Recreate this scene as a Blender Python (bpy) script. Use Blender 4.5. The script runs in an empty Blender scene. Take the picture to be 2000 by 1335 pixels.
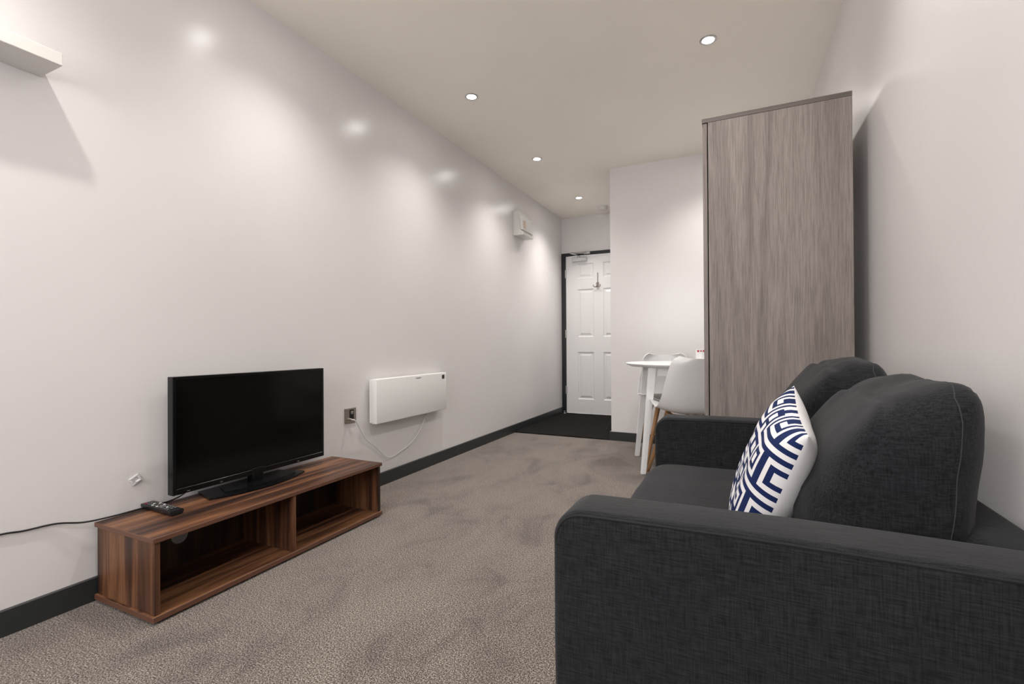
import bpy, bmesh, math, random
from mathutils import Vector, Matrix, noise
random.seed(4)
S = bpy.context.scene
C = S.collection
PI = math.pi

# ------------------------------------------------------------------ camera
F_PX, YAW, PITCH, ROLL, CAM_H = 932.39, 0.4424, 0.0048, -0.0056, 0.8815
cd = bpy.data.cameras.new('camera'); cam = bpy.data.objects.new('camera', cd); C.objects.link(cam)
cd.sensor_width = 36; cd.lens = F_PX / 2000 * 36; cd.clip_start = 0.02
fw = Vector((-math.sin(YAW)*math.cos(PITCH), math.cos(YAW)*math.cos(PITCH), math.sin(PITCH)))
r0 = Vector((math.cos(YAW), math.sin(YAW), 0)); u0 = r0.cross(fw)
rr = r0*math.cos(ROLL) + u0*math.sin(ROLL); uu = -r0*math.sin(ROLL) + u0*math.cos(ROLL)
cam.matrix_world = Matrix(((rr.x, uu.x, -fw.x, 0), (rr.y, uu.y, -fw.y, 0), (rr.z, uu.z, -fw.z, CAM_H), (0, 0, 0, 1)))
S.camera = cam

# ------------------------------------------------------------------ light
w = bpy.data.worlds.new('world'); S.world = w; w.use_nodes = True
w.node_tree.nodes['Background'].inputs[0].default_value = (1.0, 0.965, 0.965, 1)
w.node_tree.nodes['Background'].inputs[1].default_value = 12.0
S.view_settings.view_transform = 'Standard'; S.view_settings.look = 'None'
S.view_settings.gamma = 1; S.view_settings.use_curve_mapping = False
S.view_settings.exposure = 0.0
SPOT_W = 47.0
SPOT_COL = (1.0, 0.95, 0.90)
SPOT_CONE = math.radians(122)

# ------------------------------------------------------------------ room numbers
XL, XR, YD, YP, ZC = -2.04, 0.4546, 5.811, 4.344, 2.4865
YB = -1.5
XP = -1.055

# ------------------------------------------------------------------ helpers
def bx(bm, x0, x1, y0, y1, z0, z1, bev=0.0, seg=2):
    vs = [bm.verts.new((x, y, z)) for x in (x0, x1) for y in (y0, y1) for z in (z0, z1)]
    q = [(0,1,3,2), (4,6,7,5), (0,4,5,1), (2,3,7,6), (0,2,6,4), (1,5,7,3)]
    fs = [bm.faces.new([vs[i] for i in f]) for f in q]
    if bev:
        es = list({e for f in fs for e in f.edges})
        bmesh.ops.bevel(bm, geom=es, offset=bev, segments=seg, affect='EDGES', profile=0.5)
    return bm

def box(*a, **k):
    return bx(bmesh.new(), *a, **k)

def prism(bm, pts, depth, plane='xz', off=0.0):
    """closed outline extruded; plane gives the two axes of the outline"""
    def mk(p, d):
        if plane == 'xz': return (p[0], d, p[1])
        if plane == 'xy': return (p[0], p[1], d)
        return (d, p[0], p[1])
    a = [bm.verts.new(mk(p, off)) for p in pts]; b = [bm.verts.new(mk(p, off+depth)) for p in pts]
    bm.faces.new(a); bm.faces.new(list(reversed(b)))
    n = len(pts)
    for i in range(n): bm.faces.new((a[i], b[i], b[(i+1) % n], a[(i+1) % n]))
    bmesh.ops.recalc_face_normals(bm, faces=bm.faces)
    return bm

def lathe(bm, prof, c=(0, 0, 0), n=32, axis='z'):
    rings = []
    for r, h in prof:
        ring = []
        for i in range(n):
            t = 2*PI*i/n
            v = (r*math.cos(t), r*math.sin(t), h)
            if axis == 'x': v = (v[2], v[0], v[1])
            if axis == 'y': v = (v[0], v[2], v[1])
            ring.append(bm.verts.new((v[0]+c[0], v[1]+c[1], v[2]+c[2])))
        rings.append(ring)
    for k in range(len(rings)-1):
        for i in range(n):
            bm.faces.new((rings[k][i], rings[k][(i+1) % n], rings[k+1][(i+1) % n], rings[k+1][i]))
    if prof[0][0] > 1e-4: bm.faces.new(rings[0])
    if prof[-1][0] > 1e-4: bm.faces.new(rings[-1])
    bmesh.ops.remove_doubles(bm, verts=bm.verts, dist=1e-6)
    bmesh.ops.recalc_face_normals(bm, faces=bm.faces)
    return bm

def smooth_pts(pts, n=8):
    P = [Vector(p) for p in pts]; P = [P[0]*2-P[1]] + P + [P[-1]*2-P[-2]]
    out = []
    for i in range(1, len(P)-2):
        for k in range(n):
            t = k/n; a, b, c, d = P[i-1:i+3]
            out.append(0.5*((2*b) + (-a+c)*t + (2*a-5*b+4*c-d)*t*t + (-a+3*b-3*c+d)*t**3))
    out.append(P[-2]); return out

def tube(bm, pts, r, n=8, close=False):
    P = [Vector(p) for p in pts]; rings = []; m = len(P)
    nrm = None
    for i, p in enumerate(P):
        if close: t = (P[(i+1) % m]-P[i-1]).normalized()
        else: t = (P[min(i+1, m-1)]-P[max(i-1, 0)]).normalized()
        if nrm is None: nrm = t.orthogonal().normalized()
        nrm = (nrm - t*nrm.dot(t)).normalized(); bn = t.cross(nrm)
        rad = r[i] if isinstance(r, (list, tuple)) else r
        rings.append([bm.verts.new(p + (nrm*math.cos(2*PI*k/n) + bn*math.sin(2*PI*k/n))*rad) for k in range(n)])
    for i in range(m if close else m-1):
        a, b = rings[i], rings[(i+1) % m]
        for k in range(n): bm.faces.new((a[k], a[(k+1) % n], b[(k+1) % n], b[k]))
    if not close: bm.faces.new(list(reversed(rings[0]))); bm.faces.new(rings[-1])
    bmesh.ops.recalc_face_normals(bm, faces=bm.faces)
    return bm

def beam(bm, a, b, wa, wb, ang=0.0, da=None, db=None):
    """square tapered leg from a (top) to b (foot), cut level"""
    c, s = math.cos(ang), math.sin(ang)
    def ring(p, wx, wy):
        return [bm.verts.new((p[0]+x*c-y*s, p[1]+x*s+y*c, p[2])) for x, y in ((-wx, -wy), (wx, -wy), (wx, wy), (-wx, wy))]
    A = ring(a, wa/2, (da or wa)/2); B = ring(b, wb/2, (db or wb)/2)
    bm.faces.new(A); bm.faces.new(list(reversed(B)))
    for i in range(4): bm.faces.new((A[i], B[i], B[(i+1) % 4], A[(i+1) % 4]))
    bmesh.ops.recalc_face_normals(bm, faces=bm.faces)
    return bm

def obj(name, bm, mat, parent=None, smooth=False, world=True, angle=35):
    if parent is not None and world:
        bm.transform((Matrix.Translation(parent.location) @ parent.rotation_euler.to_matrix().to_4x4()).inverted()
                     if parent.parent is None else
                     (Matrix.Translation(parent.parent.location) @ parent.parent.rotation_euler.to_matrix().to_4x4()).inverted())
    me = bpy.data.meshes.new(name); bm.to_mesh(me); bm.free()
    for m in (mat if isinstance(mat, (list, tuple)) else [mat]): me.materials.append(m)
    o = bpy.data.objects.new(name, me); C.objects.link(o)
    if smooth:
        for p in me.polygons: p.use_smooth = True
        if angle is not None:
            me.set_sharp_from_angle(angle=math.radians(angle))
    if parent is not None: o.parent = parent
    return o

def thing(name, label, cat, loc=(0, 0, 0), rz=0.0, group=None):
    o = bpy.data.objects.new(name, None); C.objects.link(o)
    o.location = loc; o.rotation_euler = (0, 0, rz); o.empty_display_size = 0.1
    o['label'] = label; o['category'] = cat
    if group: o['group'] = group
    return o

def tag(o, label, cat, group=None):
    o['label'] = label; o['category'] = cat
    if group: o['group'] = group
    return o

def struct(name, bm, mat, **k):
    o = obj(name, bm, mat, **k); o['kind'] = 'structure'
    if name.startswith(('door', 'window')): pass
    return o

# ------------------------------------------------------------------ materials
def newmat(name, col=(0.8, 0.8, 0.8), rough=0.5, metal=0.0, spec=0.5):
    m = bpy.data.materials.new(name); m.use_nodes = True
    b = m.node_tree.nodes['Principled BSDF']
    b.inputs['Base Color'].default_value = (*col, 1); b.inputs['Roughness'].default_value = rough
    b.inputs['Metallic'].default_value = metal; b.inputs['Specular IOR Level'].default_value = spec
    return m

class NT:
    def __init__(s, m): s.m = m; s.t = m.node_tree; s.b = s.t.nodes['Principled BSDF']
    def n(s, typ, **k):
        o = s.t.nodes.new(typ)
        for a, v in k.items():
            if a.startswith('i_'): o.inputs[a[2:].replace('_', ' ')].default_value = v
            else: setattr(o, a, v)
        return o
    def l(s, a, b): s.t.links.new(a, b)
    def noise(s, scale, vec=(1, 1, 1), detail=3, rough=0.5, dist=0.0, loc=(0, 0, 0)):
        tc = s.n('ShaderNodeTexCoord'); mp = s.n('ShaderNodeMapping')
        mp.inputs['Scale'].default_value = vec; mp.inputs['Location'].default_value = loc
        s.l(tc.outputs['Object'], mp.inputs['Vector'])
        nz = s.n('ShaderNodeTexNoise'); nz.inputs['Scale'].default_value = scale
        nz.inputs['Detail'].default_value = detail; nz.inputs['Roughness'].default_value = rough
        nz.inputs['Distortion'].default_value = dist
        s.l(mp.outputs[0], nz.inputs['Vector']); return nz.outputs['Fac']
    def ramp(s, fac, stops):
        r = s.n('ShaderNodeValToRGB'); e = r.color_ramp.elements
        while len(e) < len(stops): e.new(0.5)
        for el, (p, c) in zip(e, stops): el.position = p; el.color = (*c, 1)
        s.l(fac, r.inputs[0]); return r.outputs[0]
    def mix(s, a, b, fac=0.5, mode='MIX'):
        x = s.n('ShaderNodeMix', data_type='RGBA', blend_type=mode)
        if hasattr(fac, 'links'): s.l(fac, x.inputs[0])
        else: x.inputs[0].default_value = fac
        for v, i in ((a, 6), (b, 7)):
            if hasattr(v, 'links'): s.l(v, x.inputs[i])
            else: x.inputs[i].default_value = (*v, 1)
        return x.outputs[2]
    def bump(s, h, strength=0.3, dist=0.002):
        b = s.n('ShaderNodeBump'); b.inputs['Strength'].default_value = strength; b.inputs['Distance'].default_value = dist
        s.l(h, b.inputs['Height']); s.l(b.outputs[0], s.b.inputs['Normal'])
    def color(s, c): s.l(c, s.b.inputs['Base Color'])

def wall_mat(name, col, rough, spec=0.5):
    m = newmat(name, col, rough, 0, spec); t = NT(m)
    n1 = t.noise(1.3, detail=4)
    c2 = tuple(x*0.965 for x in col)
    t.color(t.ramp(n1, [(0.35, c2), (0.65, col)]))
    t.bump(t.noise(55, detail=3), 0.12, 0.002)
    return m

M_wall = wall_mat('satin_white_wall_paint', (0.735, 0.715, 0.712), 0.26, 0.5)
M_ceil = wall_mat('ceiling_paint', (0.94, 0.90, 0.825), 0.8, 0.2)
M_skirt = newmat('charcoal_skirting_paint', (0.022, 0.026, 0.027), 0.38)
M_black = newmat('black_plastic', (0.008, 0.008, 0.009), 0.35)
M_gloss = newmat('gloss_black_plastic', (0.004, 0.0045, 0.005), 0.2, 0, 0.3)
M_screen = newmat('dark_screen', (0.003, 0.0027, 0.0025), 0.12, 0, 0.25)
M_white = newmat('white_plastic', (0.78, 0.78, 0.77), 0.35)
M_offw = newmat('off_white_plastic', (0.70, 0.69, 0.66), 0.4)
M_door = newmat('white_door_gloss', (0.78, 0.78, 0.785), 0.35)
M_steel = newmat('brushed_steel', (0.42, 0.38, 0.34), 0.35, 0.9)
M_alu = newmat('silver_metal', (0.55, 0.55, 0.55), 0.3, 0.9)
M_brass = newmat('aged_metal', (0.25, 0.21, 0.18), 0.35, 0.8)
M_tablew = newmat('white_table_lacquer', (0.80, 0.81, 0.82), 0.3)
M_shell = newmat('white_chair_shell', (0.74, 0.745, 0.75), 0.3)
M_pad = newmat('grey_seat_pad', (0.36, 0.34, 0.31), 0.6)
M_red = newmat('red_print', (0.35, 0.01, 0.03), 0.5)
M_grey = newmat('grey_plastic', (0.12, 0.12, 0.12), 0.5)
M_clear = newmat('translucent_plastic', (0.66, 0.66, 0.68), 0.15)
M_label = newmat('printed_label', (0.66, 0.52, 0.40), 0.5)

def em(name, col, st):
    m = newmat(name, col); b = m.node_tree.nodes['Principled BSDF']
    b.inputs['Emission Color'].default_value = (*col, 1); b.inputs['Emission Strength'].default_value = st
    return m
M_lamp = em('lit_lamp', (1.0, 0.97, 0.93), 130)

def carpet():
    m = newmat('speckled_carpet', (0.3, 0.27, 0.25), 0.95, 0, 0.1); t = NT(m)
    f = t.noise(250, detail=2, rough=0.65)
    base = t.ramp(f, [(0.37, (0.030, 0.024, 0.021)), (0.47, (0.120, 0.100, 0.083)), (0.54, (0.225, 0.195, 0.168)), (0.64, (0.45, 0.405, 0.36))])
    f2 = t.noise(115, detail=2)
    base = t.mix(base, t.ramp(f2, [(0.35, (0.62, 0.6, 0.6)), (0.65, (1.0, 1.0, 1.0))]), 0.6, 'MULTIPLY')
    f3 = t.noise(2.6, vec=(1.6, 1, 1), detail=4, rough=0.65, dist=0.6)
    base = t.mix(base, t.ramp(f3, [(0.34, (0.50, 0.48, 0.50)), (0.46, (0.86, 0.85, 0.87)), (0.60, (1.03, 1.03, 1.02))]), 0.68, 'MULTIPLY')
    t.color(base)
    t.bump(f, 0.5, 0.005)
    b = t.b; b.inputs['Sheen Weight'].default_value = 0.15
    return m
M_carpet = carpet()

def matting():
    m = newmat('dark_matting', (0.01, 0.01, 0.01), 0.95, 0, 0.1); t = NT(m)
    f = t.noise(120, detail=3)
    t.color(t.ramp(f, [(0.4, (0.004, 0.004, 0.004)), (0.6, (0.018, 0.016, 0.015)), (0.75, (0.06, 0.055, 0.05))]))
    t.bump(f, 0.8, 0.006); return m
M_mat = matting()

def wood(name, axis, stops, bands=9.0, rough=0.45, fine=(0.75, 1.0), loc=(0, 0, 0), dist=0.4, fs=14):
    m = newmat(name, stops[0][1], rough, 0, 0.4); t = NT(m)
    v = [1.0, 1.0, 1.0]; v[axis] = 0.06
    big = t.noise(bands, vec=v, detail=3, rough=0.55, dist=dist, loc=loc)
    v2 = [1.0, 1.0, 1.0]; v2[axis] = 0.035
    fn = t.noise(bands*fs, vec=v2, detail=3, rough=0.7, loc=loc)
    c = t.ramp(big, stops)
    c = t.mix(c, t.ramp(fn, [(0.38, (fine[0],)*3), (0.58, (fine[1],)*3)]), 1.0, 'MULTIPLY')
    t.color(c); t.bump(fn, 0.15, 0.0015)
    return m
WAL = [(0.33, (0.020, 0.009, 0.006)), (0.43, (0.060, 0.025, 0.014)), (0.51, (0.12, 0.050, 0.024)), (0.60, (0.215, 0.098, 0.045)), (0.70, (0.075, 0.033, 0.018))]
M_walY = wood('walnut_grain_long', 1, WAL, 16.0)
M_walZ = wood('walnut_grain_upright', 2, WAL, 15.0, loc=(3.1, 1.7, 0))
M_walShade = wood('shade_darkened_walnut_back', 2, [(p, tuple(x*0.28 for x in c)) for p, c in WAL], 15.0)  # walnut darkened so the compartments' shade sits in the back panel colour
M_walEdge = newmat('walnut_edge_band', (0.12, 0.052, 0.03), 0.45)
OAK = [(0.28, (0.165, 0.138, 0.124)), (0.48, (0.215, 0.183, 0.165)), (0.62, (0.25, 0.216, 0.195)), (0.8, (0.195, 0.166, 0.150))]
M_oak = wood('grey_oak_upright', 2, OAK, 6.0, 0.5, (0.74, 1.07), dist=3.0, fs=34)
M_oakY = wood('grey_oak_top', 0, [(p, tuple(x*0.6 for x in c)) for p, c in OAK], 9.0, 0.5, (0.8, 1.0))
M_beech = wood('beech_leg', 2, [(0.3, (0.30, 0.15, 0.06)), (0.6, (0.42, 0.23, 0.10))], 20.0, 0.4)

def fabric(name, k=1.0):
    m = newmat(name, (0.03, 0.03, 0.03), 0.9, 0, 0.15); t = NT(m)
    a = t.noise(1, vec=(28, 430, 430), detail=2, rough=0.6)
    b = t.noise(1, vec=(430, 430, 24), detail=2, rough=0.6, loc=(4, 9, 2))
    c = t.noise(5, detail=3)
    lo = (0.0028*k, 0.003*k, 0.0034*k); hi = (0.0245*k, 0.0262*k, 0.0278*k)
    ca = t.ramp(a, [(0.33, lo), (0.67, hi)]); cb = t.ramp(b, [(0.33, lo), (0.67, hi)])
    col = t.mix(ca, cb, 0.45)
    col = t.mix(col, t.ramp(c, [(0.35, (0.86, 0.88, 0.95)), (0.65, (1, 1, 1))]), 1.0, 'MULTIPLY')
    t.color(col); t.bump(a, 0.35, 0.002)
    t.b.inputs['Sheen Weight'].default_value = 0.08; t.b.inputs['Sheen Roughness'].default_value = 0.5
    return m
M_fab = fabric('charcoal_weave')
M_seam = newmat('dark_seam_thread', (0.006, 0.006, 0.007), 0.9)
M_stitch = newmat('pale_stitch_thread', (0.032, 0.033, 0.037), 0.9)
M_navy = newmat('navy_print', (0.006, 0.016, 0.075), 0.8, 0, 0.2)
M_cotton = newmat('white_cotton', (0.70, 0.695, 0.70), 0.85, 0, 0.2)

# ------------------------------------------------------------------ room shell
T = 0.12
struct('floor', box(XL-T, XR+T, YB-T, YD+T, -0.1, 0), M_carpet)
struct('ceiling', box(XL-T, XR+T, YB-T, YD+T, ZC, ZC+0.1), M_ceil)
struct('wall_left', box(XL-T, XL, YB, YD+T, 0, ZC), M_wall)
struct('wall_right', box(XR, XR+T, YB, YD+T, 0, ZC), M_wall)
DX0, DX1, DZ = -1.981, -1.219, 1.99
bm = bmesh.new()
bx(bm, XL, DX0-0.055, YD, YD+T, 0, ZC); bx(bm, DX1+0.055, XR, YD, YD+T, 0, ZC); bx(bm, DX0-0.055, DX1+0.055, YD, YD+T, DZ+0.045, ZC)
struct('wall_far', bm, M_wall)
struct('wall_partition', box(XP, XR, YP, YD, 0, ZC), M_wall)
# wall behind the camera, with its window
WX0, WX1, WZ0, WZ1 = -1.75, -0.25, 0.95, 2.15
bm = bmesh.new()
bx(bm, XL-T, WX0, YB-T, YB, 0, ZC); bx(bm, WX1, XR+T, YB-T, YB, 0, ZC)
bx(bm, WX0, WX1, YB-T, YB, 0, WZ0); bx(bm, WX0, WX1, YB-T, YB, WZ1, ZC)
struct('wall_near', bm, M_wall)
bm = bmesh.new()
for x in (WX0, (WX0+WX1)/2-0.025, WX1-0.05): bx(bm, x, x+0.05, YB-0.09, YB-0.04, WZ0, WZ1)
for z in (WZ0, WZ1-0.05): bx(bm, WX0+0.05, WX1-0.05, YB-0.09, YB-0.04, z, z+0.05)
struct('window_1', bm, M_white)
pl = bpy.data.lights.new('window_portal', 'AREA'); pl.shape = 'RECTANGLE'; pl.size = WX1-WX0; pl.size_y = WZ1-WZ0
pl.cycles.is_portal = True
po = bpy.data.objects.new('window_portal', pl); C.objects.link(po); po.location = ((WX0+WX1)/2, YB-0.02, (WZ0+WZ1)/2)
po.rotation_euler = (PI/2, 0, 0)
po.rotation_euler = Vector((0, 1, 0)).to_track_quat('-Z', 'Z').to_euler()

def skirting(name, pts, th):
    """pts: box extents of the skirting run, with a small chamfer on the room side"""
    x0, x1, y0, y1 = pts
    bm = box(x0, x1, y0, y1, 0, 0.0785)
    struct(name, bm, M_skirt)
skirting('baseboard_left', (XL, XL+0.016, YB, YD-0.02), 0)
skirting('baseboard_right', (XR-0.016, XR, YB, YP), 0)
skirting('baseboard_partition', (XP-0.016, XR-0.016, YP-0.016, YP), 0)
skirting('baseboard_hallway', (XP-0.016, XP, YP, YD), 0)

# ------------------------------------------------------------------ door
bm = bmesh.new()
bx(bm, XL+0.002, DX0-0.003, YD-0.018, YD+0.08, 0, DZ+0.045, 0.002, 1)
bx(bm, DX1+0.003, DX1+0.058, YD-0.018, YD+0.08, 0, DZ+0.045, 0.002, 1)
bx(bm, DX0-0.003, DX1+0.003, YD-0.018, YD+0.08, DZ+0.004, DZ+0.045, 0.002, 1)
struct('trim_1', bm, M_black)
bm = bmesh.new()
y0 = YD-0.004; y1 = YD+0.036
cols = [(-1.832, -1.622), (-1.503, -1.296)]; rows = [(0.185, 0.78), (0.968, 1.57), (1.705, 1.892)]
xs = [DX0, cols[0][0], cols[0][1], cols[1][0], cols[1][1], DX1]
zs = [0.008, rows[0][0], rows[0][1], rows[1][0], rows[1][1], rows[2][0], rows[2][1], DZ]
for i in (0, 2, 4): bx(bm, xs[i], xs[i+1], y0, y1, 0.008, DZ)
for (a, b) in ((1, 2), (3, 4)):
    for k in (0, 2, 4, 6): bx(bm, xs[a], xs[b], y0, y1, zs[k], zs[k+1])
for (a, b) in cols:
    for (c, d) in rows:
        # sloping moulding, recess, raised field
        def ring(i, y): return [bm.verts.new(v) for v in ((a+i, y, c+i), (b-i, y, c+i), (b-i, y, d-i), (a+i, y, d-i))]
        R = [ring(0, y0), ring(0.012, y0+0.011), ring(0.026, y0+0.011), ring(0.046, y0+0.003)]
        for q in range(3):
            for j in range(4): bm.faces.new((R[q][j], R[q][(j+1) % 4], R[q+1][(j+1) % 4], R[q+1][j]))
        bm.faces.new(R[3])
door = struct('door_1', bm, M_door)
for z in (0.30, 1.01, 1.77):
    bm = box(DX0-0.006, DX0+0.008, YD-0.026, YD-0.004, z-0.045, z+0.045, 0.002, 1)
    lathe(bm, [(0.006, -0.05), (0.006, 0.05)], (DX0+0.0, YD-0.028, z), 10)
    obj('hinge', bm, M_alu, door)
bm = box(-1.89, -1.70, YD-0.052, YD-0.0045, 1.915, 1.965, 0.006, 2)
cl = obj('door_closer', bm, M_alu, door)
bm = bmesh.new(); lathe(bm, [(0.016, 0), (0.016, 0.02)], (-1.80, YD-0.03, 1.965), 14)
bx(bm, -1.74, -1.66, YD-0.03, YD-0.0185, 2.005, 2.03)
tube(bm, [(-1.80, YD-0.03, 1.986), (-1.86, YD-0.20, 2.0)], 0.009, 8)
tube(bm, [(-1.86, YD-0.20, 2.0), (-1.71, YD-0.03, 2.018)], 0.009, 8)
obj('closer_arm', bm, M_alu, cl)
# coat hook on the door
bm = bmesh.new()
yk = YD-0.006
bx(bm, -1.5735, -1.5625, yk-0.004, yk, 1.60, 1.765, 0.001, 1)
lathe(bm, [(0.0, 0.0), (0.018, 0.002), (0.018, 0.008), (0.0, 0.012)], (-1.568, yk-0.014, 1.63), 16, 'y')
for s in (-1, 1):
    tube(bm, smooth_pts([(-1.568, yk-0.01, 1.61), (-1.568+s*0.02, yk-0.03, 1.585), (-1.568+s*0.04, yk-0.045, 1.592), (-1.568+s*0.045, yk-0.05, 1.612)]), 0.0045, 8)
tube(bm, smooth_pts([(-1.568, yk-0.01, 1.62), (-1.568, yk-0.035, 1.58), (-1.568, yk-0.055, 1.60)]), 0.0045, 8)
tag(obj('coat_hook', bm, M_brass, smooth=True), 'small dark metal coat hook on the white panelled door', 'hook')
bm = bmesh.new(); lathe(bm, [(0.018, 0), (0.018, 0.006), (0.009, 0.01), (0.009, 0.03), (0.013, 0.034), (0.0, 0.036)], (XL+0.06, YD-0.10, 0.009), 16)
tag(obj('door_stop', bm, M_alu, smooth=True), 'tiny shiny metal door stop on the dark mat by the black door frame', 'door stop')
# entrance matting
bm = box(XL+0.017, XP-0.017, YP-0.016, YD-0.02, 0.0, 0.009)
tag(obj('entrance_mat', bm, M_mat), 'black entrance matting on the floor in front of the white door', 'mat')

# ------------------------------------------------------------------ downlights
def downlight(x, y, label, k=1.0):
    t = thing('downlight', label, 'ceiling light', (x, y, ZC), 0, 'recessed ceiling downlights')
    bm = bmesh.new(); lathe(bm, [(0.034, -0.001), (0.030, -0.004), (0.036, -0.006), (0.043, -0.003), (0.043, 0.0)], (0, 0, 0), 32)
    # open ring: remove the caps
    bmesh.ops.delete(bm, geom=[f for f in bm.faces if len(f.verts) > 4], context='FACES')
    obj('bezel', bm, M_alu, t, smooth=True, world=False)
    bm = bmesh.new(); lathe(bm, [(0.0, -0.0045), (0.016, -0.0035), (0.0295, -0.0015), (0.0, -0.0015)], (0, 0, 0), 24)
    obj('lamp', bm, M_lamp, t, smooth=True, world=False)
    L = bpy.data.lights.new('downlight_beam', 'SPOT'); L.energy = SPOT_W*k; L.color = SPOT_COL
    L.spot_size = SPOT_CONE; L.spot_blend = 1.0; L.shadow_soft_size = 0.028
    o = bpy.data.objects.new('downlight_beam', L); C.objects.link(o); o.parent = t; o.location = (0, 0, -0.012)
    return t
downlight(-1.55, 2.68, 'second nearest lit downlight in the left row, high above the wall heater')
downlight(-1.565, 3.83, 'middle lit downlight of the left row, above the fuse box end', 1.15)
downlight(-1.57, 5.05, 'farthest lit downlight, nearest the white door', 1.7)
downlight(-0.132, 2.726, 'lit downlight alone in the right row, in front of the wardrobe top')
downlight(-0.132, 3.85, 'lit downlight over the round dining table, hidden above the wardrobe', 1.2)
downlight(-0.132, 1.57, 'lit downlight in the right row above the sofa')
downlight(-1.56, 1.55, 'lit downlight above the television and walnut unit')
downlight(-1.57, 0.42, 'lit downlight in the left row beside the white floating shelf')
downlight(-0.132, 0.42, 'lit downlight in the right row over the near sofa arm')

# smoke detector
t = thing('smoke_detector', 'round white smoke detector on the ceiling near the door', 'smoke detector', (-1.42, 5.50, ZC))
bm = bmesh.new(); lathe(bm, [(0.062, 0.0), (0.062, -0.010), (0.0, -0.010)], (0, 0, 0), 32); obj('base', bm, M_offw, t, smooth=True, world=False)
bm = bmesh.new(); lathe(bm, [(0.054, -0.010), (0.053, -0.03), (0.045, -0.042), (0.0, -0.046)], (0, 0, 0), 32); obj('cover', bm, M_offw, t, smooth=True, world=False)

# ------------------------------------------------------------------ consumer unit
t = thing('fuse_box', 'white fuse box mounted high on the left wall near the door', 'fuse box', (XL, 4.48, 1.97))
xw = XL
bm = prism(bmesh.new(), [(xw, 1.975), (xw+0.115, 1.975), (xw+0.115, 2.0), (xw+0.08, 2.03), (xw+0.065, 2.21), (xw+0.055, 2.222), (xw, 2.222)], 0.26, 'xz', 4.345)
bmesh.ops.bevel(bm, geom=bm.edges[:], offset=0.003, segments=2, affect='EDGES')
obj('housing', bm, M_offw, t)
bm = prism(bmesh.new(), [(xw+0.08, 2.035), (xw+0.10, 2.028), (xw+0.09, 2.17), (xw+0.069, 2.175)], 0.235, 'xz', 4.357)
obj('cover', bm, M_white, t)
bm = prism(bmesh.new(), [(xw+0.094, 2.05), (xw+0.1005, 2.05), (xw+0.095, 2.13), (xw+0.09, 2.13)], 0.05, 'xz', 4.39)
obj('printed_label', bm, M_label, t)
bm = box(xw+0.078, xw+0.108, 4.36, 4.592, 2.006, 2.026, 0.002, 1)
obj('switch_strip', bm, newmat('strip_plastic', (0.36, 0.34, 0.32), 0.4), t)

# ------------------------------------------------------------------ floating shelf
bm = box(XL, -1.897, -0.16, 0.744, 1.756, 1.795, 0.0015, 1)
tag(obj('floating_shelf', bm, M_offw), 'thick white floating shelf high on the left wall', 'shelf')

# ------------------------------------------------------------------ heater
t = thing('panel_heater', 'flat white electric panel heater on the left wall', 'heater', (-1.99, 2.62, 0.40))
obj('front_panel', box(-2.005, -1.965, 2.243, 3.005, 0.403, 0.676, 0.006, 3), M_white, t, smooth=True)
obj('rear_body', box(-2.025, -2.0045, 2.247, 3.001, 0.408, 0.671, 0.002, 1), M_white, t)
for y in (2.40, 2.85): obj('wall_bracket', box(XL, -2.0245, y-0.03, y+0.03, 0.45, 0.64), M_white, t)
obj('control_display', box(-1.966, -1.9638, 2.945, 2.975, 0.632, 0.660), M_black, t)
obj('maker_mark', box(-1.9655, -1.9642, 2.63, 2.69, 0.655, 0.659), M_grey, t)

# socket
t = thing('wall_socket', 'square brushed steel wall socket between the television and heater', 'socket', (XL, 2.10, 0.475))
obj('plate', box(XL, XL+0.007, 2.058, 2.146, 0.430, 0.517, 0.002, 2), M_steel, t)
obj('rocker_switch', box(XL+0.0065, XL+0.012, 2.100, 2.118, 0.482, 0.500, 0.001, 1), M_steel, t)
obj('insert', box(XL+0.0065, XL+0.0085, 2.093, 2.125, 0.445, 0.508), M_black, t)
bm = lathe(bmesh.new(), [(0.007, 0), (0.007, 0.016), (0.004, 0.022), (0.0, 0.022)], (XL+0.007, 2.085, 0.455), 12, 'x')
obj('cable_outlet', bm, M_steel, t, smooth=True)
pts = smooth_pts([(XL+0.028, 2.086, 0.455), (XL+0.045, 2.10, 0.445), (XL+0.03, 2.155, 0.385), (XL+0.02, 2.22, 0.31), (XL+0.016, 2.30, 0.255), (XL+0.014, 2.375, 0.19), (XL+0.014, 2.44, 0.160),
                  (XL+0.014, 2.53, 0.175), (XL+0.014, 2.66, 0.215), (XL+0.014, 2.76, 0.285), (XL+0.02, 2.80, 0.35), (XL+0.028, 2.82, 0.4045)])
tag(obj('heater_cable', tube(bmesh.new(), pts, 0.0032, 8), M_offw, smooth=True), 'thin cream cable drooping from the steel socket up to the panel heater', 'cable')

# clip on the wall left of the television
bm = bmesh.new()
M4 = Matrix.Translation((XL, 1.01, 0.384)) @ Matrix.Rotation(math.radians(28), 4, 'X')
b2 = bmesh.new()
for a in ((0, .006, -.017, .017, -.015, -.008), (0, .006, -.017, .017, .008, .015), (0, .006, -.017, -.010, -.008, .008), (0, .006, .010, .017, -.008, .008), (0.006, .016, -.005, .010, -.008, -.003)):
    bx(b2, *a, 0.001, 1)
b2.transform(M4)
tag(obj('cable_clip', b2, M_clear), 'small clear plastic clip stuck on the wall left of the television', 'clip')

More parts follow.
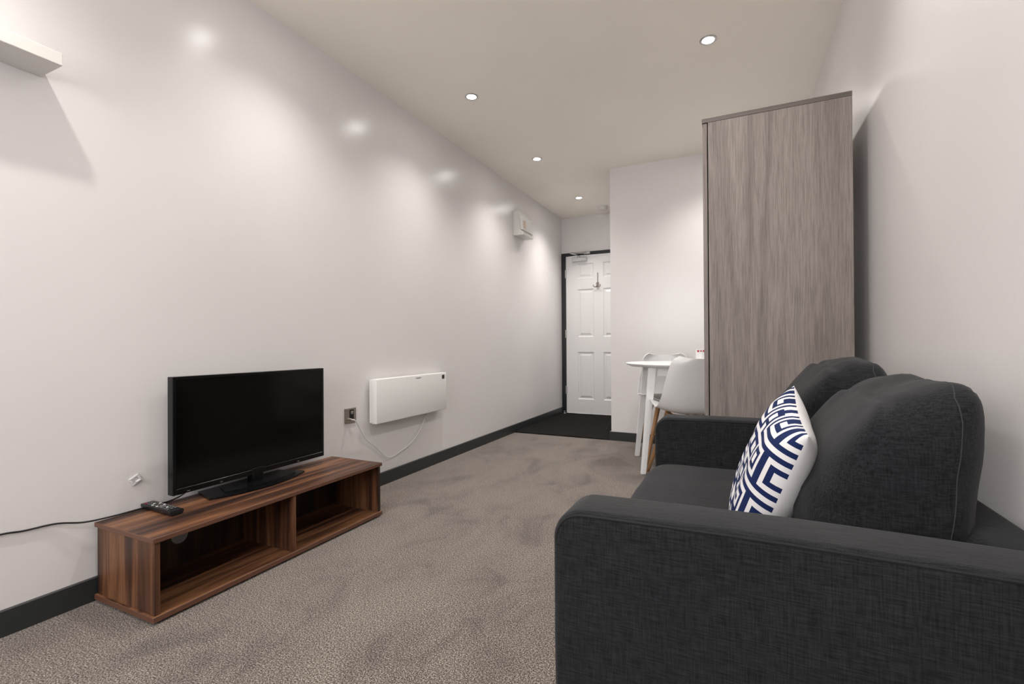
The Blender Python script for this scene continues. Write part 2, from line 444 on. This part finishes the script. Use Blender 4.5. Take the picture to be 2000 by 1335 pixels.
# ------------------------------------------------------------------ walnut television unit
Y0, Y1, X0, X1, ZT = 0.875, 1.945, -2.018, -1.668, 0.274
t = thing('tv_unit', 'low walnut open television unit against the left wall', 'cabinet', ((X0+X1)/2, (Y0+Y1)/2, 0), 0)
for nm, za, zb in (('top_panel', ZT-0.016, ZT), ('base_panel', 0.008, 0.026)):
    o = obj(nm, box(X0, X1, Y0, Y1, za, zb, 0.0012, 1), [M_walY, M_walEdge], t)
    for p in o.data.polygons:
        if abs(p.normal.z) < 0.9: p.material_index = 1
for y in (Y0+0.008, (Y0+Y1)/2-0.008, Y1-0.024):
    obj('divider' if abs(y-(Y0+Y1)/2) < .1 else 'side_panel', box(X0+0.004, X1-0.007, y, y+0.016, 0.026, ZT-0.016), M_walZ, t)
obj('back_panel', box(X0+0.0245, X0+0.03, Y0+0.024, (Y0+Y1)/2-0.008, 0.026, ZT-0.016), M_walShade, t)
obj('back_panel', box(X0+0.0245, X0+0.03, (Y0+Y1)/2+0.008, Y1-0.024, 0.026, ZT-0.016), M_walShade, t)
g = lathe(bmesh.new(), [(0.031, 0.0), (0.031, 0.003), (0.0, 0.006)], (X0+0.03, 1.136, 0.140), 24, "x")
obj('cable_hole_disc', g, newmat('hole_view_grey', (0.30, 0.29, 0.285), 0.5), t, smooth=True)  # grey disc stands in for the open cable hole and the wall behind
for (x, y) in ((X0+0.05, Y0+0.06), (X1-0.05, Y0+0.06), (X0+0.05, Y1-0.06), (X1-0.05, Y1-0.06)):
    obj('foot_pad', lathe(bmesh.new(), [(0.015, 0), (0.015, 0.008)], (x, y, 0), 12), M_black, t)

# ------------------------------------------------------------------ television
XT = -1.93
t = thing('television', 'black flat screen television standing on the walnut unit', 'television', (XT, 1.43, ZT))
ty0, ty1, tz0, tz1 = 1.078, 1.804, 0.316, 0.765
bm = bmesh.new(); bw = 0.013
bx(bm, XT-0.03, XT+0.004, ty0, ty0+bw, tz0, tz1, 0.002, 1); bx(bm, XT-0.03, XT+0.004, ty1-bw, ty1, tz0, tz1, 0.002, 1)
bx(bm, XT-0.03, XT+0.004, ty0+bw, ty1-bw, tz1-bw, tz1, 0.0015, 1); bx(bm, XT-0.03, XT+0.004, ty0+bw, ty1-bw, tz0, tz0+0.022, 0.0015, 1)
obj('bezel', bm, M_gloss, t)
obj('screen', box(XT-0.012, XT, ty0+bw-0.001, ty1-bw+0.001, tz0+0.021, tz1-bw+0.001), M_screen, t)
bm = box(XT-0.029, XT-0.012, ty0+0.01, ty1-0.01, tz0+0.008, tz1-0.008, 0.001, 1)
bx(bm, XT-0.070, XT-0.029, ty0+0.12, ty1-0.12, tz0+0.02, tz0+0.30, 0.015, 3)
obj('rear_housing', bm, M_black, t)
obj('maker_mark', box(XT+0.0035, XT+0.0055, 1.421, 1.443, tz0+0.007, tz0+0.015, 0.001, 1), M_alu, t)
for y in (1.26, 1.64, 1.13): obj('bezel_mark', box(XT+0.0035, XT+0.0048, y, y+0.010, tz0+0.006, tz0+0.0085), M_alu, t)
obj('stand_neck', box(XT-0.034, XT+0.008, 1.405, 1.455, ZT+0.010, tz0+0.03, 0.004, 2), M_gloss, t)
op = []
for i in range(13):
    u = -1+2*i/12; op.append((XT-0.085, 1.415+u*0.19))
fr = []
for i in range(21):
    u = 1-2*i/20; fr.append((XT+0.048+0.055*(1-u*u), 1.415+u*0.228))
bm = prism(bmesh.new(), op+fr, 0.008, 'xy', ZT+0.0005)
top = prism(bmesh.new(), [(XT-0.06, 1.30)]+[(XT-0.06, 1.56)]+[(XT+0.035+0.04*(1-u*u), 1.43+u*0.17) for u in [1-2*i/12 for i in range(13)]], 0.004, 'xy', ZT+0.0085)
me = bpy.data.meshes.new('tmp'); top.to_mesh(me); top.free(); bm.from_mesh(me)
obj('stand_base', bm, M_gloss, t)
pts = smooth_pts([(-1.985, 1.190, 0.345), (-2.005, 1.175, 0.30), (-2.010, 1.12, 0.2785), (-2.012, 1.03, 0.2785), (-2.015, 0.93, 0.2785), (-2.020, 0.85, 0.283), (-2.030, 0.79, 0.298), (-2.034, 0.755, 0.302), (-2.034, 0.70, 0.304), (-2.034, 0.62, 0.312), (-2.034, 0.4, 0.30), (-2.034, 0.25, 0.33)])
tag(obj('television_cable', tube(bmesh.new(), pts, 0.0031, 8), M_black, smooth=True), 'thin black cable running from the television along the left wall', 'cable')

# ------------------------------------------------------------------ remote
t = thing('remote_control', 'black remote control lying on the near end of the walnut unit', 'remote control', (-1.925, 1.038, ZT+0.0005), 0)
RZ = Matrix.Translation((-1.932, 1.042, ZT+0.0005)) @ Matrix.Rotation(math.radians(-84), 4, 'Z')
# long axis is local y, tip toward the wall
t.location = (-1.932, 1.042, ZT+0.0005); t.rotation_euler = (0, 0, math.radians(88))
bm = bmesh.new()
prism(bm, [(-0.020, 0.002), (-0.017, 0.0), (0.017, 0.0), (0.020, 0.002), (0.0225, 0.011), (0.021, 0.017), (-0.021, 0.017), (-0.0225, 0.011)], 0.205, 'xz', -0.105)
bmesh.ops.bevel(bm, geom=[e for e in bm.edges if abs(e.verts[0].co.y-e.verts[1].co.y) < 1e-4], offset=0.003, segments=2, affect='EDGES')
obj('case', bm, M_black, t, smooth=True, world=False)
for r in range(11):
    for c in range(3):
        if r == 6 and c == 1: continue
        y = 0.078-r*0.0145; x = (c-1)*0.0125
        bm = box(x-0.0038, x+0.0038, y-0.0028, y+0.0028, 0.0172, 0.0195, 0.0008, 1)
        k = obj('button', bm, M_grey, t, world=False)
        if (r, c) == (0, 0): k.data.materials[0] = M_red
        if r in (2, 3, 5, 8) and (r+c) % 2: k.data.materials[0] = M_offw
bm = lathe(bmesh.new(), [(0.010, 0.0), (0.010, 0.0025), (0.0, 0.003)], (0, 0.078-6*0.0145, 0.0165), 16)
obj('round_button', bm, M_grey, t, smooth=True, world=False)

# ------------------------------------------------------------------ wardrobe
WY0, WY1, WL, WR, WH = 2.173, 2.93, -0.109, 0.395, 1.83
t = thing('wardrobe', 'tall grey oak wardrobe standing against the right wall', 'wardrobe', (0.14, 2.55, 0))
obj('side_panel', box(WL, WR, WY0, WY0+0.018, 0.0, WH-0.018), M_oak, t)
obj('side_panel', box(WL, WR, WY1-0.018, WY1, 0.0, WH-0.018), M_oak, t)
obj('top_panel', box(WL-0.024, WR, WY0-0.002, WY1, WH-0.018, WH, 0.001, 1), M_oakY, t)
obj('plinth', box(WL+0.02, WR, WY0+0.018, WY1-0.018, 0.0, 0.06), M_oak, t)
obj('back_panel', box(WR-0.008, WR-0.002, WY0+0.018, WY1-0.018, 0.06, WH-0.018), M_oak, t)
ym = (WY0+WY1)/2
for (a, b, hy) in ((WY0+0.001, ym-0.0015, ym-0.04), (ym+0.0015, WY1-0.001, ym+0.04)):
    d = obj('door', box(WL-0.021, WL-0.004, a, b, 0.06, WH-0.021, 0.001, 1), M_oak, t)

# ------------------------------------------------------------------ sofa
SX = -0.305; AZ = 0.588
t = thing('sofa', 'charcoal fabric two-seater sofa against the right wall', 'sofa', (0.07, 1.45, 0))
def arm(y0, y1, outer):
    # outline in xz: front top corner well rounded
    r = 0.055; pts = [(0.43, 0.04), (0.43, AZ-0.012)]
    pts += [(0.418, AZ)]
    n = 12
    for i in range(8): pts.append((0.36-(0.36-(SX+r))*i/8, AZ+0.004*math.sin(PI*i/8)))
    for i in range(n+1):
        a = PI/2+PI/2*i/n; pts.append((SX+r+r*math.cos(a), AZ-r+r*math.sin(a)))
    pts += [(SX, 0.35), (SX+0.002, 0.2), (SX, 0.04)]
    bm = prism(bmesh.new(), pts, y1-y0, 'xz', y0)
    es = [e for e in bm.edges if abs(e.verts[0].co.y-e.verts[1].co.y) < 1e-5]
    bmesh.ops.bevel(bm, geom=es, offset=0.016, segments=4, affect='EDGES', profile=0.5)
    a = obj('arm', bm, M_fab, t, smooth=True, angle=60)
    ol = [Vector((x, z)) for x, z in pts[2:-3]]
    for yy in (y0+0.0022, y1-0.0022):
        ln = []
        for i, q in enumerate(ol):
            d = (ol[min(i+1, len(ol)-1)]-ol[max(i-1, 0)]).normalized(); nn = Vector((-d.y, d.x))
            q2 = q + nn*0.0075; ln.append((q2.x, yy, q2.y))
        obj('seam', tube(bmesh.new(), ln, 0.0022, 6), M_seam, a, smooth=True)
    return a
arm(0.806, 0.926, True)
arm(1.968, 2.088, True)
bm = box(0.325, 0.432, 0.926, 1.968, 0.05, 0.575, 0.022, 4)
obj('back_frame', bm, M_fab, t, smooth=True)
bm = box(SX+0.012, 0.325, 0.926, 1.968, 0.05, 0.262, 0.012, 3)
obj('base', bm, M_fab, t, smooth=True)
for (x, y) in ((SX+0.06, 0.87), (0.37, 0.87), (SX+0.06, 2.02), (0.37, 2.02)):
    obj('foot', box(x-0.025, x+0.025, y-0.025, y+0.025, 0, 0.042), M_black, t)

def cushion_bm(sx, sy, sz, p=6.0, puff=(0, 0, 0), n=14, wr=0.004, seed=0, sag=0.0, skew=None, loops=()):
    bm = bmesh.new(); rec = {k: [] for k in loops}; bmesh.ops.create_cube(bm, size=2.0)
    bmesh.ops.subdivide_edges(bm, edges=bm.edges[:], cuts=n, use_grid_fill=True)
    for v in bm.verts:
        u = v.co.copy(); u0_ = u.copy()
        L = (abs(u.x)**p+abs(u.y)**p+abs(u.z)**p)**(1/p)
        q = u/L
        # spread vertices a little towards the edges to keep them crisp
        b = Vector((1+puff[0]*(1-q.y*q.y)*(1-q.z*q.z), 1+puff[1]*(1-q.x*q.x)*(1-q.z*q.z), 1+puff[2]*(1-q.x*q.x)*(1-q.y*q.y)))
        c = Vector((q.x*b.x*sx/2, q.y*b.y*sy/2, q.z*b.z*sz/2))
        nz = noise.noise(c*9+Vector((seed, 0, 0)))*wr + noise.noise(c*22+Vector((0, seed, 0)))*wr*0.5
        c += q.normalized()*nz
        if skew: c = skew(c)
        v.co = c
        for k in loops:
            if abs(u0_.x-k) < 0.02 and max(abs(u0_.y), abs(u0_.z)) > 0.999: rec[k].append((math.atan2(u0_.z, u0_.y), c.copy()))
    bmesh.ops.recalc_face_normals(bm, faces=bm.faces)
    if loops: return bm, [[c for a_, c in sorted(rec[k], key=lambda q: q[0])] for k in loops]
    return bm
def place(bm, loc, rx=0, ry=0, rz=0):
    bm.transform(Matrix.Translation(loc) @ Matrix.Rotation(rz, 4, 'Z') @ Matrix.Rotation(ry, 4, 'Y') @ Matrix.Rotation(rx, 4, 'X'))
    return bm
# seat cushion
bm = cushion_bm(0.52, 1.036, 0.160, 9, (0.03, 0.0, 0.16), 18, 0.002, 3)
place(bm, (-0.045, 1.447, 0.342))
obj('seat_cushion', bm, M_fab, t, smooth=True, angle=None)
# back cushions
def back_cushion(yc, seed, zc, ln, ry, lift=0.72):
    def sk(c):
        k = min(max((c.z+0.2)/0.4, 0), 1.05); c = c.copy()
        c.x *= 0.85+0.18*math.sin(PI*k*0.85)
        if c.x < 0: c.x += 0.078*max(0, (k-0.45)/0.55)**2*(-c.x/0.11)
        c.z += lift*max(0, k-0.4)*c.x
        if k > 0.9:   # ear-like fold along the rear half of the top edge
            c.z += (k-0.9)*10*(0.005*math.exp(-((c.x-0.055)/0.05)**2) - 0.008*math.exp(-((c.x+0.015)/0.014)**2))
        return c
    n = 23
    bm, lp = cushion_bm(0.225, ln, 0.40, 7.0, (0.22, 0.05, 0.01), n, 0.010, seed, skew=sk, loops=(2/3,))
    mm = Matrix.Translation((0.232, yc, zc)) @ Matrix.Rotation(ry, 4, 'Y')
    bm.transform(mm)
    o = obj('back_cushion', bm, M_fab, t, smooth=True, angle=None)
    for q in lp:
        obj('seam', tube(bmesh.new(), [mm @ v for v in q], 0.0009, 5, close=True), M_stitch, o, smooth=True)
    return o
bc1 = back_cushion(1.215, 1.3, 0.587, 0.44, 0.10)
bc2 = back_cushion(1.70, 7.7, 0.622, 0.45, 0.08, 0.30)

# ------------------------------------------------------------------ patterned pillow
TILE = ["#.#######...", "#.#.....####", "#.#.###.#..#", "#.#...#.#.##", "#.#####.#.#.", "#.......#.#.",
        "#########.##", "..........#.", "###########.", "#...........", "#.####.#####", "#.#..#.#...#"]
def pillow():
    N = 96; U = 32.0; s = 0.36; bm = bmesh.new()
    def pos(i, j, side):
        u = -1+2*i/N; v = -1+2*j/N
        th = 0.064*(max(0, (1-u**4)*(1-v**4)))**0.62*side*0.9
        x = u*s/2*(1-0.075*(1-v*v)*abs(u)); z = v*s/2*(1-0.075*(1-u*u)*abs(v))
        wob = noise.noise(Vector((u*2.5, v*2.5, side*3)))*0.006*(1-u*u)*(1-v*v)
        wr = 0.0
        return (x, th+wob, z+wr)
    F = [[bm.verts.new(pos(i, j, -1)) for j in range(N+1)] for i in range(N+1)]
    B = [[F[i][j] if i in (0, N) or j in (0, N) else bm.verts.new(pos(i, j, 1)) for j in range(N+1)] for i in range(N+1)]
    for i in range(N):
        for j in range(N):
            f = bm.faces.new((F[i][j], F[i+1][j], F[i+1][j+1], F[i][j+1]))
            a = int((i+0.5)/N*U + 20) % 24; b = int((j+0.5)/N*U + 14) % 24
            a = a if a < 12 else 23-a; b = b if b < 12 else 23-b
            f.material_index = 1 if TILE[b][a] == '#' else 0
            g = bm.faces.new((B[i][j], B[i][j+1], B[i+1][j+1], B[i+1][j])); g.material_index = 0
    return bm
# front of the cushion looks along local -y; turn it to face -x, lean it back
bm = pillow()
bm.transform(Matrix.Translation((0.062, 1.235, 0.576)) @ Matrix.Rotation(math.radians(-88), 4, 'Z')
             @ Matrix.Rotation(math.radians(-19), 4, 'X') @ Matrix.Rotation(math.radians(11), 4, 'Y'))
tag(obj('throw_pillow', bm, [M_cotton, M_navy], smooth=True, angle=None), 'white throw pillow with a navy maze pattern leaning on the sofa cushion', 'pillow')

# ------------------------------------------------------------------ table
TC = (-0.40, 3.63); TR = 0.36; TZ = 0.742; TA = math.radians(15)
t = thing('dining_table', 'small round white dining table behind the wardrobe', 'table', (TC[0], TC[1], 0), 0)
bm = lathe(bmesh.new(), [(TR-0.035, TZ-0.024), (TR-0.004, TZ-0.010), (TR, TZ-0.004), (TR-0.003, TZ), (0.0, TZ)], (TC[0], TC[1], 0), 64)
obj('tabletop', bm, M_tablew, t, smooth=True, angle=30)
def tp(x, y, z): return (TC[0]+x*math.cos(TA)-y*math.sin(TA), TC[1]+x*math.sin(TA)+y*math.cos(TA), z)
bm = bmesh.new(); q = 0.185
for (x0, x1, y0, y1) in ((-q, q, -q-0.009, -q+0.009), (-q, q, q-0.009, q+0.009), (-q-0.009, -q+0.009, -q+0.009, q-0.009), (q-0.009, q+0.009, -q+0.009, q-0.009)):
    b3 = box(x0, x1, y0, y1, TZ-0.085, TZ-0.0245)
    b3.transform(Matrix.Translation((TC[0], TC[1], 0)) @ Matrix.Rotation(TA, 4, 'Z'))
    me = bpy.data.meshes.new('tmp'); b3.to_mesh(me); b3.free(); bm.from_mesh(me)
obj('apron', bm, M_tablew, t)
for sx in (-1, 1):
    for sy in (-1, 1):
        a = tp(sx*0.195, sy*0.195, TZ-0.0245); b = tp(sx*0.265, sy*0.265, 0.0)
        bm = beam(bmesh.new(), a, b, 0.052, 0.034, TA)
        bmesh.ops.bevel(bm, geom=bm.edges[:], offset=0.003, segments=2, affect='EDGES')
        obj('leg', bm, M_tablew, t)

# ------------------------------------------------------------------ chairs (local: faces +y)
def make_chair(label, loc, rz):
    t = thing('dining_chair', label, 'chair', loc, rz, 'moulded chairs at the round table')
    prof = smooth_pts([(0.225, 0.425), (0.20, 0.448), (0.12, 0.452), (0.0, 0.440), (-0.10, 0.438), (-0.165, 0.462), (-0.20, 0.53), (-0.225, 0.63), (-0.248, 0.73), (-0.262, 0.795)].copy() and
                      [(0, a, b) for a, b in ((0.225, 0.425), (0.20, 0.448), (0.12, 0.452), (0.0, 0.440), (-0.10, 0.438), (-0.165, 0.462), (-0.20, 0.53), (-0.225, 0.63), (-0.248, 0.73), (-0.262, 0.795))], 5)
    m = len(prof)-1; bm = bmesh.new(); grid = []
    for i, p in enumerate(prof):
        s = i/m
        if s < 0.5: hw = 0.195+0.05*math.sin(PI*s)
        else: hw = 0.245-0.085*((s-0.5)/0.5)**1.5
        if s < 0.08: hw *= 0.80+0.2*math.sqrt(s/0.08)
        if s > 0.93: hw *= math.sqrt(max(0.0, 1-((s-0.93)/0.075)**2))*0.30+0.70
        row = []
        for k in range(21):
            u = -1+k/10
            e = abs(u)**2.6
            seat = max(0.0, 1-s/0.42) if s < 0.42 else 0
            back = min(1.0, max(0.0, (s-0.40)/0.3))
            mid = 1-seat-back if 1-seat-back > 0 else 0
            y = p.y + e*(0.055*back+0.07*mid); z = p.z + e*(0.045*seat+0.055*mid)
            if s > 0.86: z += (e*0.016-0.006)*(s-0.86)/0.14
            row.append(bm.verts.new((u*hw, y, z)))
        grid.append(row)
    for i in range(m):
        for k in range(20): bm.faces.new((grid[i][k], grid[i+1][k], grid[i+1][k+1], grid[i][k+1]))
    bmesh.ops.recalc_face_normals(bm, faces=bm.faces)
    bmesh.ops.solidify(bm, geom=bm.faces[:], thickness=0.006)
    obj('seat_shell', bm, M_shell, t, smooth=True, world=False, angle=50)
    bm = cushion_bm(0.36, 0.36, 0.03, 4, (0, 0, 0.15), 10, 0.001, 2); place(bm, (0, 0.03, 0.470)); obj('seat_pad', bm, M_pad, t, smooth=True, world=False, angle=None)
    for sx in (-1, 1):
        for y0, y1 in ((0.10, 0.21), (-0.09, -0.20)):
            bm = tube(bmesh.new(), [(sx*0.12, y0, 0.435), (sx*0.235, y1, 0.0)], [0.018, 0.011], 12)
            bm.verts.ensure_lookup_table()
            for v in bm.verts:
                if v.co.z < 0.02: v.co.z = 0.0
            obj('leg', bm, M_beech, t, smooth=True, world=False)
    bm = bmesh.new()
    bx(bm, -0.13, 0.13, -0.012, 0.012, 0.395, 0.42); bx(bm, -0.14, -0.11, -0.10, 0.11, 0.405, 0.425); bx(bm, 0.11, 0.14, -0.10, 0.11, 0.405, 0.425)
    obj('underframe', bm, M_beech, t, world=False)
    return t
make_chair('white moulded chair seen from behind, between the wardrobe and the round table', (-0.275, 3.27, 0), math.radians(21))
make_chair('white moulded chair on the far side of the round table by the partition wall', (-0.465, 3.85, 0), math.radians(201))

# cup on the table
t = thing('cup', 'white cup with a small red print on the round table', 'cup', (-0.235, 3.62, TZ))
obj('body', lathe(bmesh.new(), [(0.025, 0), (0.036, 0.006), (0.038, 0.095), (0.035, 0.095), (0.033, 0.01), (0.0, 0.008)], (0, 0, 0), 32), M_white, t, smooth=True, world=False)
obj('handle', tube(bmesh.new(), smooth_pts([(0.036, 0, 0.08), (0.058, 0, 0.075), (0.062, 0, 0.05), (0.037, 0, 0.02)]), 0.004, 8), M_white, t, smooth=True, world=False)
bm = bmesh.new()
for a0, a1, z0, z1 in ((-2.35, -1.85, 0.082, 0.090), (-2.2, -1.95, 0.077, 0.083), (-1.7, -1.45, 0.080, 0.090), (-1.3, -0.9, 0.080, 0.090)):
    n = 6
    for i in range(n):
        b0 = a0+(a1-a0)*i/n; b1 = a0+(a1-a0)*(i+1)/n; r = 0.0388
        bm.faces.new([bm.verts.new(v) for v in ((r*math.cos(b0), r*math.sin(b0), z0), (r*math.cos(b1), r*math.sin(b1), z0), (r*math.cos(b1), r*math.sin(b1), z1), (r*math.cos(b0), r*math.sin(b0), z1))])
obj('printed_mark', bm, M_red, t, world=False)
